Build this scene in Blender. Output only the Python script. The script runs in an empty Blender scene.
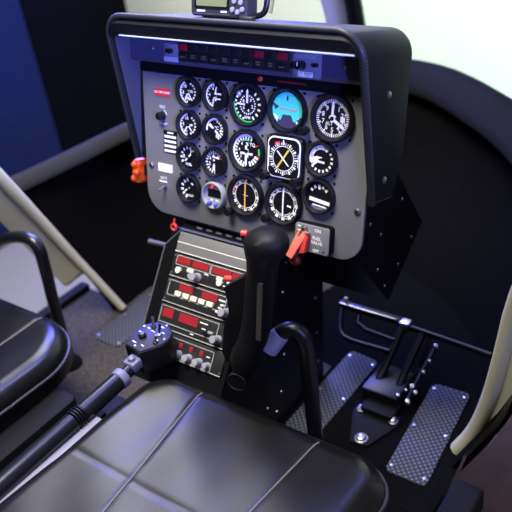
import bpy, bmesh, math, random
from mathutils import Vector, Matrix, Euler
random.seed(7)
PI = math.pi
SC = bpy.context.scene
COL = SC.collection

# ------------------------------------------------------------------ materials
MATS = {}
def mat(name, col, rough=0.5, metal=0.0, bump=None, vary=None, emit=None, spec=0.5, coat=0.0, dots=None, alpha_glass=None):
    if name in MATS: return MATS[name]
    m = bpy.data.materials.new(name); m.use_nodes = True
    nt = m.node_tree; N = nt.nodes; Lk = nt.links
    b = N['Principled BSDF']
    b.inputs['Base Color'].default_value = (*col, 1)
    b.inputs['Roughness'].default_value = rough
    b.inputs['Metallic'].default_value = metal
    b.inputs['Specular IOR Level'].default_value = spec
    b.inputs['Coat Weight'].default_value = coat
    tc = N.new('ShaderNodeTexCoord')
    if emit:
        b.inputs['Emission Color'].default_value = (*emit[0], 1)
        b.inputs['Emission Strength'].default_value = emit[1]
    if vary:
        sc, amt = vary
        n = N.new('ShaderNodeTexNoise'); n.inputs['Scale'].default_value = sc; n.inputs['Detail'].default_value = 4
        r = N.new('ShaderNodeMix'); r.data_type = 'RGBA'
        r.inputs[6].default_value = (*[c*(1-amt) for c in col], 1)
        r.inputs[7].default_value = (*[min(1, c*(1+amt)) for c in col], 1)
        Lk.new(tc.outputs['Object'], n.inputs['Vector']); Lk.new(n.outputs['Fac'], r.inputs[0]); Lk.new(r.outputs[2], b.inputs['Base Color'])
    if bump:
        sc, st, dist = bump
        n = N.new('ShaderNodeTexNoise'); n.inputs['Scale'].default_value = sc; n.inputs['Detail'].default_value = 3
        bp = N.new('ShaderNodeBump'); bp.inputs['Strength'].default_value = st; bp.inputs['Distance'].default_value = dist
        Lk.new(tc.outputs['Object'], n.inputs['Vector']); Lk.new(n.outputs['Fac'], bp.inputs['Height']); Lk.new(bp.outputs['Normal'], b.inputs['Normal'])
    if dots:                                     # raised studs of tread plate, on a diagonal lattice
        k, st, c2 = dots
        sp = N.new('ShaderNodeSeparateXYZ'); Lk.new(tc.outputs['Object'], sp.inputs[0])
        def M(op, a, bb=None):
            x = N.new('ShaderNodeMath'); x.operation = op
            for i, v in enumerate((a, bb)):
                if v is None: continue
                if isinstance(v, (int, float)): x.inputs[i].default_value = v
                else: Lk.new(v, x.inputs[i])
            return x.outputs[0]
        u = M('ADD', sp.outputs[0], sp.outputs[1]); v = M('SUBTRACT', sp.outputs[0], sp.outputs[1])
        h = M('MULTIPLY', M('SINE', M('MULTIPLY', u, k)), M('SINE', M('MULTIPLY', v, k)))
        h = M('SMOOTH_MIN', M('MAXIMUM', M('ABSOLUTE', h), 0.35), 0.75)
        bp = N.new('ShaderNodeBump'); bp.inputs['Strength'].default_value = st; bp.inputs['Distance'].default_value = 0.004
        Lk.new(h, bp.inputs['Height']); Lk.new(bp.outputs['Normal'], b.inputs['Normal'])
        mr = N.new('ShaderNodeMapRange'); mr.inputs[1].default_value = .35; mr.inputs[2].default_value = .75
        Lk.new(h, mr.inputs[0])
        r = N.new('ShaderNodeMix'); r.data_type = 'RGBA'
        r.inputs[6].default_value = (*col, 1); r.inputs[7].default_value = (*c2, 1)
        Lk.new(mr.outputs[0], r.inputs[0]); Lk.new(r.outputs[2], b.inputs['Base Color'])
    if alpha_glass is not None:
        out = N['Material Output']
        tr = N.new('ShaderNodeBsdfTransparent'); tr.inputs[0].default_value = (*alpha_glass, 1)
        gl = N.new('ShaderNodeBsdfGlossy'); gl.inputs['Roughness'].default_value = 0.02
        fr = N.new('ShaderNodeFresnel'); fr.inputs[0].default_value = 1.3
        mx = N.new('ShaderNodeMixShader')
        Lk.new(fr.outputs[0], mx.inputs[0]); Lk.new(tr.outputs[0], mx.inputs[1]); Lk.new(gl.outputs[0], mx.inputs[2]); Lk.new(mx.outputs[0], out.inputs[0])
    MATS[name] = m
    return m

M_carpet = mat('carpet_shade_black', (.004, .004, .0043), .95, bump=(420, .8, .004), vary=(160, .8), spec=.02)
M_floorc = mat('carpet_floor', (.06, .053, .047), .95, bump=(300, 1, .005), vary=(110, .95), spec=.05)
M_leather = mat('leather_black', (.005, .0048, .0048), .29, bump=(260, .04, .002), vary=(6, .2), spec=.45)
M_seam = mat('seam_highlight', (.16, .14, .12), .5)  # pale beige: the highlight along each seam groove put into the colour
M_piping = mat('piping_black', (.02, .02, .022), .4)
M_black = mat('black_paint', (.004, .004, .005), .38, spec=.25)
M_blackm = mat('black_matt', (.004, .004, .0045), .65, spec=.12)
M_blackg = mat('black_gloss', (.007, .007, .009), .25)
M_vinyl = mat('hood_vinyl', (.007, .007, .008), .5, bump=(600, .25, .001), spec=.2)
M_trim = mat('hood_trim', (.02, .02, .021), .42)
M_panel = mat('panel_grey', (.158, .157, .168), .42, bump=(900, .05, .0005))
M_lining = mat('lining_grey', (.06, .06, .085), .6, spec=.2)
M_bar = mat('bar_grey_blue', (.05, .05, .10), .35)
M_bar2 = mat('bar_plate', (.16, .16, .24), .4)
M_white = mat('marking_white', (.92, .92, .90), .5)
M_dial = mat('dial_black', (.004, .004, .006), .5, spec=.3)
M_bezel = mat('bezel_black', (.006, .006, .010), .4, spec=.4)
M_green = mat('marking_green', (.05, .75, .15), .5)
M_red = mat('marking_red', (.75, .03, .03), .5)
M_yel = mat('marking_yellow', (.9, .72, .12), .5)
M_orange = mat('marking_orange', (.95, .5, .1), .5)
M_cyan = mat('attitude_sky', (.08, .74, .62), .45)
M_ground = mat('attitude_ground', (.05, .045, .09), .5)
M_steel = mat('steel', (.48, .48, .49), .35, 1)
M_alu = mat('aluminium', (.55, .55, .57), .38, 1)
M_redp = mat('red_plastic', (.70, .05, .04), .4)
M_redl = mat('red_lit_plastic', (.85, .16, .11), .45)
M_rdisp = mat('red_display', (.27, .016, .024), .3, emit=((.9, .04, .05), .05))
M_rlamp = mat('red_lamp', (.16, .008, .018), .4, emit=((.9, .02, .04), .03))
M_lampoff = mat('lamp_dark', (.008, .008, .009), .5)
M_dimtext = mat('dim_text', (.12, .115, .06), .5)
M_cream = mat('cream_plastic', (.75, .72, .58), .45)
M_gknob = mat('grey_knob', (.30, .30, .34), .45)
M_unit = mat('radio_black', (.018, .018, .02), .42)
M_ugrey = mat('radio_grey', (.17, .17, .17), .5)
M_line = mat('radio_line', (.5, .5, .48), .5)
M_tread = mat('tread_plate', (.022, .025, .031), .55, 0, spec=.2, dots=(235, .8, (.12, .125, .15)))
M_frame = mat('frame_olive_cream', (.50, .48, .34), .45)
M_sill = mat('sill_grey', (.024, .024, .023), .7, spec=.06)
M_sillr = mat('sill_dark', (.008, .008, .009), .85, spec=.04)
M_glass = mat('window_glass', (1, 1, 1), .02, alpha_glass=(.97, .98, .98))
M_hfloor = mat('hall_floor', (.19, .175, .12), .5, vary=(3, .06))
M_hwhite = mat('hall_white', (.86, .86, .80), .6)
M_hblue = mat('partition_blue', (.005, .008, .036), .8, spec=.1)
M_hblack = mat('partition_black', (.003, .003, .004), .9, spec=.0)
M_brown = mat('mat_brown', (.10, .06, .04), .95, vary=(20, .4), spec=.05)
M_lens = mat('orange_lens', (.62, .06, .008), .2, bump=(75, .9, .006), emit=((1, .12, .01), .10), vary=(60, .8))
M_lcd = mat('lcd_green', (.20, .23, .10), .25)
M_gps = mat('gps_grey', (.035, .035, .038), .5)
M_cable = mat('cable_olive', (.25, .23, .09), .5)
M_ring = mat('ring_violet_grey', (.15, .15, .25), .4)
M_collar = mat('collar_blue_sheen', (.34, .35, .55), .35)  # grey plastic with its blue reflection put into the colour
M_headp = mat('head_plate', (.022, .022, .04), .45, spec=.3)
M_bluek = mat('blue_button', (.04, .07, .5), .35)
M_strip = mat('pale_metal', (.22, .22, .27), .55, 0)
M_digital = mat('digital_face', (.33, .33, .33), .45)

# ------------------------------------------------------------------ mesh builder
class MB:
    def __init__(s):
        s.bm = bmesh.new(); s.mats = []
    def mi(s, m):
        if m not in s.mats: s.mats.append(m)
        return s.mats.index(m)
    def faces(s, verts, faces, m, T=None):
        T = T or Matrix()
        vs = [s.bm.verts.new(T @ Vector(v)) for v in verts]
        k = s.mi(m)
        for f in faces:
            try:
                fc = s.bm.faces.new([vs[i] for i in f]); fc.material_index = k
            except ValueError: pass
        return s
    def box(s, lo, hi, m, bev=0, T=None):
        b = bmesh.new()
        bmesh.ops.create_cube(b, size=1)
        lo, hi = Vector(lo), Vector(hi)
        for v in b.verts: v.co = Vector([(lo[i]+hi[i])/2 + v.co[i]*(hi[i]-lo[i]) for i in range(3)])
        if bev: bmesh.ops.bevel(b, geom=b.edges[:], offset=bev, segments=2, profile=.5, affect='EDGES')
        return s.merge(b, m, T)
    def merge(s, b, m, T=None):
        b.verts.ensure_lookup_table()
        for i, v in enumerate(b.verts): v.index = i
        s.faces([v.co.copy() for v in b.verts], [[v.index for v in f.verts] for f in b.faces], m, T); b.free()
        return s
    def lathe(s, prof, m, T=None, seg=32):
        vs, fs = [], []
        n = len(prof)
        for i in range(seg):
            a = 2*PI*i/seg
            for r, z in prof: vs.append((r*math.cos(a), r*math.sin(a), z))
        for i in range(seg):
            j = (i+1) % seg
            for k in range(n-1): fs.append((i*n+k, j*n+k, j*n+k+1, i*n+k+1))
        if prof[0][0] > 1e-6: fs.append([i*n for i in range(seg)][::-1])
        if prof[-1][0] > 1e-6: fs.append([i*n+n-1 for i in range(seg)])
        b = bmesh.new()
        bv = [b.verts.new(v) for v in vs]
        for f in fs:
            try: b.faces.new([bv[i] for i in f])
            except ValueError: pass
        bmesh.ops.remove_doubles(b, verts=b.verts, dist=1e-7)
        bmesh.ops.recalc_face_normals(b, faces=b.faces)
        return s.merge(b, m, T)
    def ringlathe(s, prof, m, T=None, seg=40):            # closed profile, an open-centred ring
        vs, fs = [], []; n = len(prof)
        for i in range(seg):
            a = 2*PI*i/seg
            for r, z in prof: vs.append((r*math.cos(a), r*math.sin(a), z))
        for i in range(seg):
            j = (i+1) % seg
            for k in range(n): fs.append((i*n+k, j*n+k, j*n+(k+1) % n, i*n+(k+1) % n))
        return s.faces(vs, fs, m, T)
    def cyl(s, p0, p1, r, m, r1=None, seg=20, bev=0):
        p0, p1 = Vector(p0), Vector(p1); d = p1-p0; L = d.length
        T = Matrix.Translation(p0) @ d.to_track_quat('Z', 'Y').to_matrix().to_4x4()
        r1 = r if r1 is None else r1
        prof = [(r, 0), (r1, L)] if not bev else [(r-bev, 0), (r, bev), (r1, L-bev), (r1-bev, L)]
        return s.lathe(prof, m, T, seg)
    def ball(s, c, r, m, sx=1, sy=1, sz=1, seg=14):
        prof = [(r*math.sin(PI*i/10), -r*math.cos(PI*i/10)) for i in range(11)]
        prof[0] = (0, -r); prof[-1] = (0, r)
        return s.lathe(prof, m, Matrix.Translation(c) @ Matrix.Diagonal((sx, sy, sz, 1)), seg)
    def tube(s, pts, r, m, seg=16, smooth=0):
        pts = [Vector(p) for p in pts]
        for _ in range(smooth):
            q = [pts[0]]
            for a, b in zip(pts, pts[1:]): q += [a*.75+b*.25, a*.25+b*.75]
            pts = q+[pts[-1]]
        vs, fs = [], []
        up = Vector((.13, .31, .94)); prev = None
        for i, p in enumerate(pts):
            t = (pts[min(i+1, len(pts)-1)]-pts[max(i-1, 0)]).normalized()
            if prev is None: x = t.cross(up).normalized()
            else: x = (prev - t*prev.dot(t)).normalized()
            prev = x; y = t.cross(x)
            rr = r
            if isinstance(r, (list, tuple)):
                f_ = i*(len(r)-1)/max(1, len(pts)-1); q_ = min(int(f_), len(r)-2); rr = r[q_]+(r[q_+1]-r[q_])*(f_-q_)
            for k in range(seg):
                a = 2*PI*k/seg; vs.append(p+x*rr*math.cos(a)+y*rr*math.sin(a))
        for i in range(len(pts)-1):
            for k in range(seg):
                l = (k+1) % seg; fs.append((i*seg+k, i*seg+l, (i+1)*seg+l, (i+1)*seg+k))
        fs.append(list(range(seg))[::-1]); fs.append([(len(pts)-1)*seg+k for k in range(seg)])
        return s.faces(vs, fs, m)
    def prism(s, pts, z0, z1, m, T=None, bev=0):
        b = bmesh.new()
        lo = [b.verts.new((x, y, z0)) for x, y in pts]; hi = [b.verts.new((x, y, z1)) for x, y in pts]
        n = len(pts)
        b.faces.new(lo[::-1]); top = b.faces.new(hi)
        for i in range(n): b.faces.new((lo[i], lo[(i+1) % n], hi[(i+1) % n], hi[i]))
        bmesh.ops.recalc_face_normals(b, faces=b.faces)
        if bev:
            bmesh.ops.bevel(b, geom=list(top.edges), offset=bev, segments=2, profile=.5, affect='EDGES')
        return s.merge(b, m, T)
    def text(s, txt, x, y, z, size, m, T=None, align='CENTER', rot=0):
        cu = bpy.data.curves.new('t', 'FONT'); cu.body = txt; cu.size = size; cu.align_x = align; cu.align_y = 'CENTER'; cu.resolution_u = 2; cu.offset = .022*size
        o = bpy.data.objects.new('t', cu)
        me = o.to_mesh()
        X = (T or Matrix()) @ Matrix.Translation((x, y, z)) @ Matrix.Rotation(rot, 4, 'Z')
        s.faces([v.co.copy() for v in me.vertices], [list(p.vertices) for p in me.polygons], m, X)
        o.to_mesh_clear(); bpy.data.objects.remove(o); bpy.data.curves.remove(cu)
        return s
    def done(s, name, parent=None, loc=None, rot=None, smooth=35, origin=None):
        me = bpy.data.meshes.new(name)
        if origin is not None: bmesh.ops.translate(s.bm, verts=s.bm.verts, vec=-Vector(origin)); loc = origin
        s.bm.normal_update()
        s.bm.to_mesh(me); s.bm.free()
        for m in s.mats: me.materials.append(m)
        if smooth:
            for p in me.polygons: p.use_smooth = True
            me.set_sharp_from_angle(angle=math.radians(smooth))
        o = bpy.data.objects.new(name, me); COL.objects.link(o)
        if parent: o.parent = parent
        if loc is not None: o.location = loc
        if rot is not None: o.rotation_euler = rot
        return o

def empty(name, label, cat, loc=(0, 0, 0), rot=(0, 0, 0), group=None):
    o = bpy.data.objects.new(name, None); COL.objects.link(o); o.empty_display_size = .02
    o.location = loc; o.rotation_euler = rot
    return tag(o, label, cat, group)
def tag(o, label, cat, group=None):
    o['label'] = label; o['category'] = cat
    if group: o['group'] = group
    return o
def struct(o, label=None):
    o['kind'] = 'structure'
    if label: o['label'] = label; o['category'] = label.split()[-1]
    return o
def copy_tree(o, parent=None):
    c = o.copy(); COL.objects.link(c); c.parent = parent
    for ch in list(o.children): copy_tree(ch, c)
    return c
def rrect(x0, y0, x1, y1, r, n=6):
    rs = r if isinstance(r, (list, tuple)) else [r]*4            # bl, br, tr, tl
    out = []
    for (cx, cy, a0), q in zip(((x0, y0, PI), (x1, y0, 1.5*PI), (x1, y1, 0), (x0, y1, .5*PI)), rs):
        ox = cx + (q if cx == x0 else -q); oy = cy + (q if cy == y0 else -q)
        for i in range(n+1):
            a = a0 + .5*PI*i/n
            out.append((ox+q*math.cos(a), oy+q*math.sin(a)))
    return out

# ------------------------------------------------------------------ frames
ORG = Vector((0, 0, .65)); TH = math.radians(15)
PROT = Euler((math.radians(75), 0, 0))
PM = PROT.to_matrix()
def P(x, y, h=0): return ORG + PM @ Vector((x, y, h))
CROT = Euler((math.radians(75-23.3), 0, 0))
CORG = P(-.106, -.200, 0)
CM = CROT.to_matrix()
def Cn(u, v, h=0): return CORG + CM @ Vector((u, v, h))

# ================================================================== SETTING
HF = -.45
# hall
struct(MB().box((-7, -4, HF-.1), (5, 6, HF), M_hfloor).done('floor', smooth=0))
struct(MB().box((-8, 3.0, HF), (5, 3.1, 3), M_hwhite).done('wall_back', smooth=0))
tag(MB().box((-2.14, -1.6, HF), (-2.1, 1.08, 1.6), M_hblue, .008).done('display_partition', smooth=0), 'dark blue display partition standing outside the left cabin window', 'partition')
tag(MB().box((-2.14, 1.085, HF), (-2.1, 1.70, 1.6), M_hblack, .008).done('display_partition', smooth=0), 'black display partition outside the left window, beside the blue one', 'partition')
tag(MB().box((.1, .1, HF), (1.3, .75, HF+.012), M_brown, .005).done('floor_mat', smooth=0), 'brown floor mat on the hall floor outside the right door', 'mat')

# cabin floor, its outline follows the nose
sillp = [(-.80, -.06, .455), (-.792, -.02, .456), (-.762, .15, .46), (-.745, .34, .46), (-.70, .58, .46), (-.60, .80, .46), (-.45, .94, .46), (-.28, 1.0, .46), (-.10, .975, .46), (.03, .895, .46), (.14, .805, .46), (.225, .735, .46), (.35, .60, .46), (.45, .42, .465), (.50, .22, .47), (.53, .05, .48), (.54, -.05, .485)]
floorp = [(-.70, -.20), (-.664, .082), (-.672, .17), (-.66, .32), (-.60, .46), (-.50, .56), (-.38, .61), (-.26, .63), (-.13, .62), (-.02, .60), (.08, .56), (.16, .50), (.25, .42), (.32, .32), (.36, .18), (.38, 0), (.40, -.20)]
fl = MB().prism(floorp + [(.40, -1.3), (-.70, -1.3)], -.05, 0, M_floorc)
struct(fl.done('floor_cabin', smooth=0))
struct(MB().prism([(-.0, -.26), (.395, -.26)] + [(x+.012, y+.012) for x, y in floorp[15:7:-1]] + [(-.26, .20), (0, .16)], 0.0002, .0012, M_carpet).done('floor_footwell_shade', smooth=0))  # dark sheet over the floor, painting in the shade of the right footwell
def loft(rows, m):
    b = MB(); n = len(rows[0]); vs = [p for r in rows for p in r]
    fs = [(j*n+i, j*n+i+1, (j+1)*n+i+1, (j+1)*n+i) for j in range(len(rows)-1) for i in range(n-1)]
    return b.faces(vs, fs, m)
def wallrows(i0, i1, off=0):
    F = [Vector((x, y, 0)) for x, y in floorp[i0:i1]]; S = [Vector(p) for p in sillp[i0:i1]]
    ctr = Vector((-.15, .1, 0))
    rows = []
    for k in range(7):
        t = k/6
        row = []
        for a, b in zip(F, S):
            p = a.lerp(b, t); out = (b-ctr); out.z = 0; out.normalize()
            p = p + out*((0 if a is F[0] and i0 == 1 else .035)*math.sin(PI*t)+off)
            row.append(p)
        rows.append(row)
    return rows
def wall(name, i0, i1):
    b = MB(); R0 = wallrows(i0, i1); R1 = wallrows(i0, i1, .02)
    n = i1-i0; vs = [p for r in R0 for p in r] + [p for r in R1 for p in r]; K = 7*n
    fs = []
    for j in range(6):
        for i in range(n-1):
            fs.append((j*n+i, j*n+i+1, (j+1)*n+i+1, (j+1)*n+i)); fs.append((K+j*n+i+1, K+j*n+i, K+(j+1)*n+i, K+(j+1)*n+i+1))
    for i in range(n-1): fs.append((6*n+i, 6*n+i+1, K+6*n+i+1, K+6*n+i))
    b.faces(vs, fs, M_carpet)
    return struct(b.done(name, smooth=60))
wall('wall_left', 1, 5); wall('wall_front', 4, 12); wall('wall_right', 11, 16)
# sill coaming around the windscreen base
def coaming(name, i0, i1, m):
    b = MB(); ctr = Vector((-.15, .1, 0)); rows = []
    pts = [Vector(p) for p in sillp[i0:i1]]
    for _ in range(2):
        q = [pts[0]]
        for a, c in zip(pts, pts[1:]): q += [a*.75+c*.25, a*.25+c*.75]
        pts = q+[pts[-1]]
    prof = [(.035, -.02), (.035, .0), (.03, .012), (.018, .018), (0, .016), (-.03, 0), (-.062, -.022), (-.075, -.04), (-.073, -.05), (-.02, -.05)]
    vs = []; n = len(prof)
    for i, p in enumerate(pts):
        t = (pts[min(i+1, len(pts)-1)]-pts[max(i-1, 0)]); t.z = 0; t.normalize()
        o = Vector((-t.y, t.x, 0))
        if o.dot(p-ctr) < 0: o = -o
        for d, z in prof: vs.append(p+o*d*(1 if m is M_sillr else .35)+Vector((0, 0, z*(1 if m is M_sillr else .55))))
    fs = [(i*n+k, (i+1)*n+k, (i+1)*n+(k+1) % n, i*n+(k+1) % n) for i in range(len(pts)-1) for k in range(n)]
    b.faces(vs, fs, m)
    return struct(b.done(name, smooth=50))
coaming('trim_1', 0, 5, M_sill); coaming('trim_2', 4, 15, M_sillr)
# door frames (curved posts rising from the floor edge)
def frame(name, pts, r, flange, zcut=0):
    b = MB(); b.tube(pts, r, M_frame, smooth=2, seg=18)
    pts = [Vector(p) for p in pts]
    for _ in range(2):
        q = [pts[0]]
        for a, c in zip(pts, pts[1:]): q += [a*.75+c*.25, a*.25+c*.75]
        pts = q+[pts[-1]]
    f = [Vector(v) for v in flange]
    vs, fs = [], []; pts = [p for p in pts if p.z > zcut]
    for p in pts:
        for o in (f[0], f[1], f[1]+Vector((0, .012, -.006)), f[0]+Vector((0, .012, -.006))): vs.append(p+o)
    for i in range(len(pts)-1):
        for k in range(4): fs.append((i*4+k, i*4+(k+1) % 4, i*4+4+(k+1) % 4, i*4+4+k))
    b.faces(vs, fs, M_frame)
    return struct(b.done(name, smooth=50))
frame('trim_3', [(-.658, .09, .013), (-.687, .055, .117), (-.709, .02, .211), (-.729, -.035, .355), (-.737, -.10, .506), (-.751, -.14, .603), (-.771, -.20, .751)], [.0115, .012, .013, .0155, .018, .020, .020], ((0, -.004, -.010), (-.050, -.045, -.050)), .165)
frame('trim_4', [(.372, .055, .0), (.405, .06, .06), (.437, .05, .17), (.462, .035, .30), (.485, .03, .46), (.56, .02, .70), (.58, .0, .95)], .018, ((0, -.005, .004), (.04, -.02, .004)))
struct(MB().box((-.865, -.9, -.05), (-.665, .13, .0008), M_floorc).box((-.87, -.9, -.05), (-.835, .13, .022), M_blackm, .006).done('trim_5', smooth=0))
struct(MB().box((.40, -.9, -.05), (.46, -.02, .006), M_blackm, .006).done('trim_6', smooth=0))
# windscreen centre post
b = MB().tube([(-.345, .975, .47), (-.345, .965, .60), (-.35, .93, .75), (-.36, .80, 1.05)], .026, M_black, smooth=1)
b.tube([(-.415, 1.0, .47), (-.42, .99, .60), (-.43, .95, .75), (-.44, .82, 1.05)], .042, mat('post_beige', (.62, .57, .45), .5), smooth=1)
struct(b.done('trim_7'))
# windscreen and left window glass
def pane(name, base, top):
    n = len(base); b = MB()
    b.faces(base+top, [(i, i+1, n+i+1, n+i) for i in range(n-1)], M_glass)
    return struct(b.done(name, smooth=60))
bs = [Vector(p)+Vector((0, 0, .012)) for p in sillp]
def topp(p): return Vector((-.15+(p.x+.15)*.95, p.y*.80-.05, 1.05))
pane('window_1', [Vector((p.x, p.y, p.z)) for p in bs[4:15]], [topp(p) for p in bs[4:15]])
pane('window_2', bs[1:5], [topp(p) for p in bs[1:5]])

# ================================================================== INSTRUMENT PANEL
pan = empty('instrument_panel', 'grey instrument panel filled with round gauges under the black hood', 'panel', ORG, PROT)
outl = [(-.308, .15)] + [(-.299, -.120)] + [(-.299+.052*(1-math.cos(a)), -.120-.050*math.sin(a)) for a in [PI/2*i/8 for i in range(1, 9)]] \
     + [(.224-.045*(1-math.sin(a)), -.172+.045*(1-math.cos(a))) for a in [PI/2*i/8 for i in range(0, 9)]] + [(.228, .15)]
MB().prism(outl, -.006, 0, M_panel, bev=.0015).done('face_plate', pan)
b = MB().box((-.304, .1225, .0002), (.224, .1435, .005), M_blackm, .001)  # black strip painting the hood's shadow on the panel, behind the red lamp
b.done('shadow_strip', pan)
MB().lathe([(.0045, .005), (.004, .0085), (0, .0095)], M_redp, Matrix.Translation((-.004, .1335, 0))).done('strip_lamp', pan)
b = MB()
for i in range(12): b.box((.034+i*.0052, .1315, .005), (.0375+i*.0052, .1345, .0054), M_rlamp)
b.done('strip_lettering', pan, smooth=0)
def panel_screw(x, y, r=.0055, m=M_steel):
    b = MB().lathe([(r*1.25, 0), (r*1.25, .001), (r, .0015), (r*.8, .0035), (0, .004)], m, Matrix.Translation((x, y, 0)), 16)
    b.box((x-r*.7, y-.0006, .0036), (x+r*.7, y+.0006, .0046), M_blackm)
    return b.done('screw', pan)
panel_screw(-.2855, -.071); panel_screw(.211, -.076); panel_screw(-.295, .128, .004, M_gknob)
# annunciator bar
bar = empty('annunciator_bar', 'dark blue annunciator bar with red and dark warning lights under the hood', 'warning panel', P(0, 0, .0055), PROT)
MB().prism([(.0, .145), (.020, .145), (.0255, .152), (.0255, .187), (.022, .191), (.0, .191)], -.305, .222, M_bar, Matrix(((0, 0, 1, 0), (0, 1, 0, 0), (1, 0, 0, 0), (0, 0, 0, 1)))).done('body', bar)
MB().box((-.302, .1895, .018), (.220, .1925, .0290), mat('bright_edge', (.72, .80, .84), .35), .0006).done('top_edge', bar)
MB().box((-.176, .1535, .0255), (.078, .1885, .0275), M_lampoff, .0008).done('lamp_housing', bar)
xs = [-.1665 + i*.0253 for i in range(10)]
for i, x in enumerate(xs):
    red = i in (0, 7, 9)
    MB().box((x-.0105, .1735, .0272), (x+.0105, .1855, .0288), M_rlamp if red else M_lampoff, .0007).done('upper_lamp', bar)
    b = MB().box((x-.0105, .1565, .0272), (x+.0105, .1685, .0288), M_lampoff, .0007)
    for k in range(2 if i % 3 else 1):
        b.box((x-.006+.001*(i % 3), .1605+.0042*k, .0288), (x+.006-.001*(i % 2), .1628+.0042*k, .0290), M_dimtext)
    b.done('lower_lamp', bar)
b = MB().box((-.216, .150, .0255), (-.179, .184, .027), M_bar2, .0006).box((-.215, .1505, .0268), (-.180, .159, .0274), mat('lilac_label', (.36, .36, .52), .5))
b.done('left_switch_plate', bar)
MB().lathe([(.005, .027), (.0045, .036), (0, .037)], M_blackg, Matrix.Translation((-.1965, .1705, 0)), 16).done('button', bar)
b = MB().box((.083, .148, .0255), (.140, .1885, .027), M_bar2, .0006)
b.text('CAUTION', .109, .1825, .0274, .0092, mat('pale_text', (.3, .3, .38), .5))
b.box((.094, .1495, .027), (.124, .1575, .0273), M_white).text('LT. TEST', .109, .1535, .0276, .0075, M_blackm)
b.done('test_switch_plate', bar)
b = MB().lathe([(.0085, .027), (.008, .031), (.0065, .033), (.006, .042), (0, .043)], M_blackg, Matrix.Translation((.102, .168, 0)), 20)
b.box((.1013, .168, .0425), (.1027, .1745, .0436), M_white); b.done('rotary_knob', bar)
MB().lathe([(.004, .027), (.0035, .034), (0, .035)], M_blackg, Matrix.Translation((.131, .1705, 0)), 16).done('button', bar)
for x in (-.247, .186): MB().lathe([(.004, .0255), (.0035, .0285), (0, .029)], M_alu, Matrix.Translation((x, .1715, 0)), 14).done('screw', bar)

# ------------------------------------------------------------------ hood
hood = empty('panel_hood', 'black padded glareshield hood wrapped around the instrument panel', 'hood', ORG, PROT)
def hpath(xl, xr, yb, yt, r, n=10):
    p = [(xl, yb), (xl, yb+(yt-r-yb)*.33), (xl, yb+(yt-r-yb)*.66)]
    p += [(xl+r-r*math.cos(PI/2*i/n), yt-r+r*math.sin(PI/2*i/n)) for i in range(n+1)]
    m = 8
    p += [(xl+r+(xr-xl-2*r)*i/m, yt) for i in range(1, m)]
    p += [(xr-r+r*math.sin(PI/2*i/n), yt-r+r*math.cos(PI/2*i/n)) for i in range(n+1)]
    p += [(xr, yb+(yt-r-yb)*.66), (xr, yb+(yt-r-yb)*.33), (xr, yb)]
    return p
def hh(y): return .010+.275*(y+.06)
oP = hpath(-.320, .242, -.058, .232, .045); iP = hpath(-.311, .233, -.058, .197, .012)
n = len(oP); vs, fs = [], []
def slant(x): return (x*.0)
for i in range(n):
    (ox, oy), (ix, iy) = oP[i], iP[i]
    h = hh(oy); hb = -.095 + (.03*max(0, (-.02-oy)/.04))
    vs += [(ox, oy, hb), (ox, oy, h-.010), (ox*.5+ix*.5, oy*.6+iy*.4, h), (ix, iy, hh(iy)-.004), (ix, iy, hb)]
for i in range(n-1):
    for k in range(5):
        fs.append((i*5+k, i*5+(k+1) % 5, (i+1)*5+(k+1) % 5, (i+1)*5+k))
fs.append([0, 1, 2, 3, 4]); fs.append([(n-1)*5+k for k in range(5)][::-1])
MB().faces(vs, fs, M_vinyl).done('shell', hood, smooth=40)
# lining on the inner flanks
vs, fs = [], []
for i in range(n):
    ix, iy = iP[i]; ix = ix+.0012 if ix < 0 else ix-.0012
    vs += [(ix, iy-.0012, hh(iy)-.008), (ix, iy-.0012, .003)]
for i in range(n-1): fs.append((i*2, i*2+1, i*2+3, i*2+2))
MB().faces(vs, fs, M_lining).done('inner_lining', hood, smooth=40)
MB().tube([(-.290, .1955, .0765), (.226, .1955, .0765)], .0016, mat('bright_edge', (.72, .80, .84), .35), seg=8).done('lip_edge', hood)
# stitched edge trim, a ribbed cord that follows the rim
pts = []
for i in range(n): pts.append(Vector((oP[i][0], oP[i][1], hh(oP[i][1])-.004)))
dens = []
for a, c in zip(pts, pts[1:]):
    k = max(1, int((c-a).length/.0026)); dens += [a.lerp(c, j/k) for j in range(k)]
dens.append(pts[-1])
b = MB(); vs, fs = [], []; seg = 8
for i, p in enumerate(dens):
    t = (dens[min(i+1, len(dens)-1)]-dens[max(i-1, 0)]).normalized(); x = t.cross(Vector((0, 0, 1))).normalized(); y = t.cross(x)
    r = .0062 if i % 2 else .0046
    for k in range(seg): vs.append(p+x*r*math.cos(2*PI*k/seg)+y*r*math.sin(2*PI*k/seg))
for i in range(len(dens)-1):
    for k in range(seg): l = (k+1) % seg; fs.append((i*seg+k, i*seg+l, (i+1)*seg+l, (i+1)*seg+k))
b.faces(vs, fs, M_trim).done('stitched_edge', hood, smooth=60)
for (y, h) in ((.128, -.020), (-.019, -.030)):
    T = Matrix.Translation((.242, y, h)) @ Matrix.Rotation(PI/2, 4, 'Y')
    MB().lathe([(.0065, 0), (.006, .002), (.003, .0035), (0, .004)], M_steel, T, 14).done('screw', hood)
MB().box((.233, -.0570, -.064), (.2425, -.0545, .0), M_trim, .0008).done('bottom_piping', hood)

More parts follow.
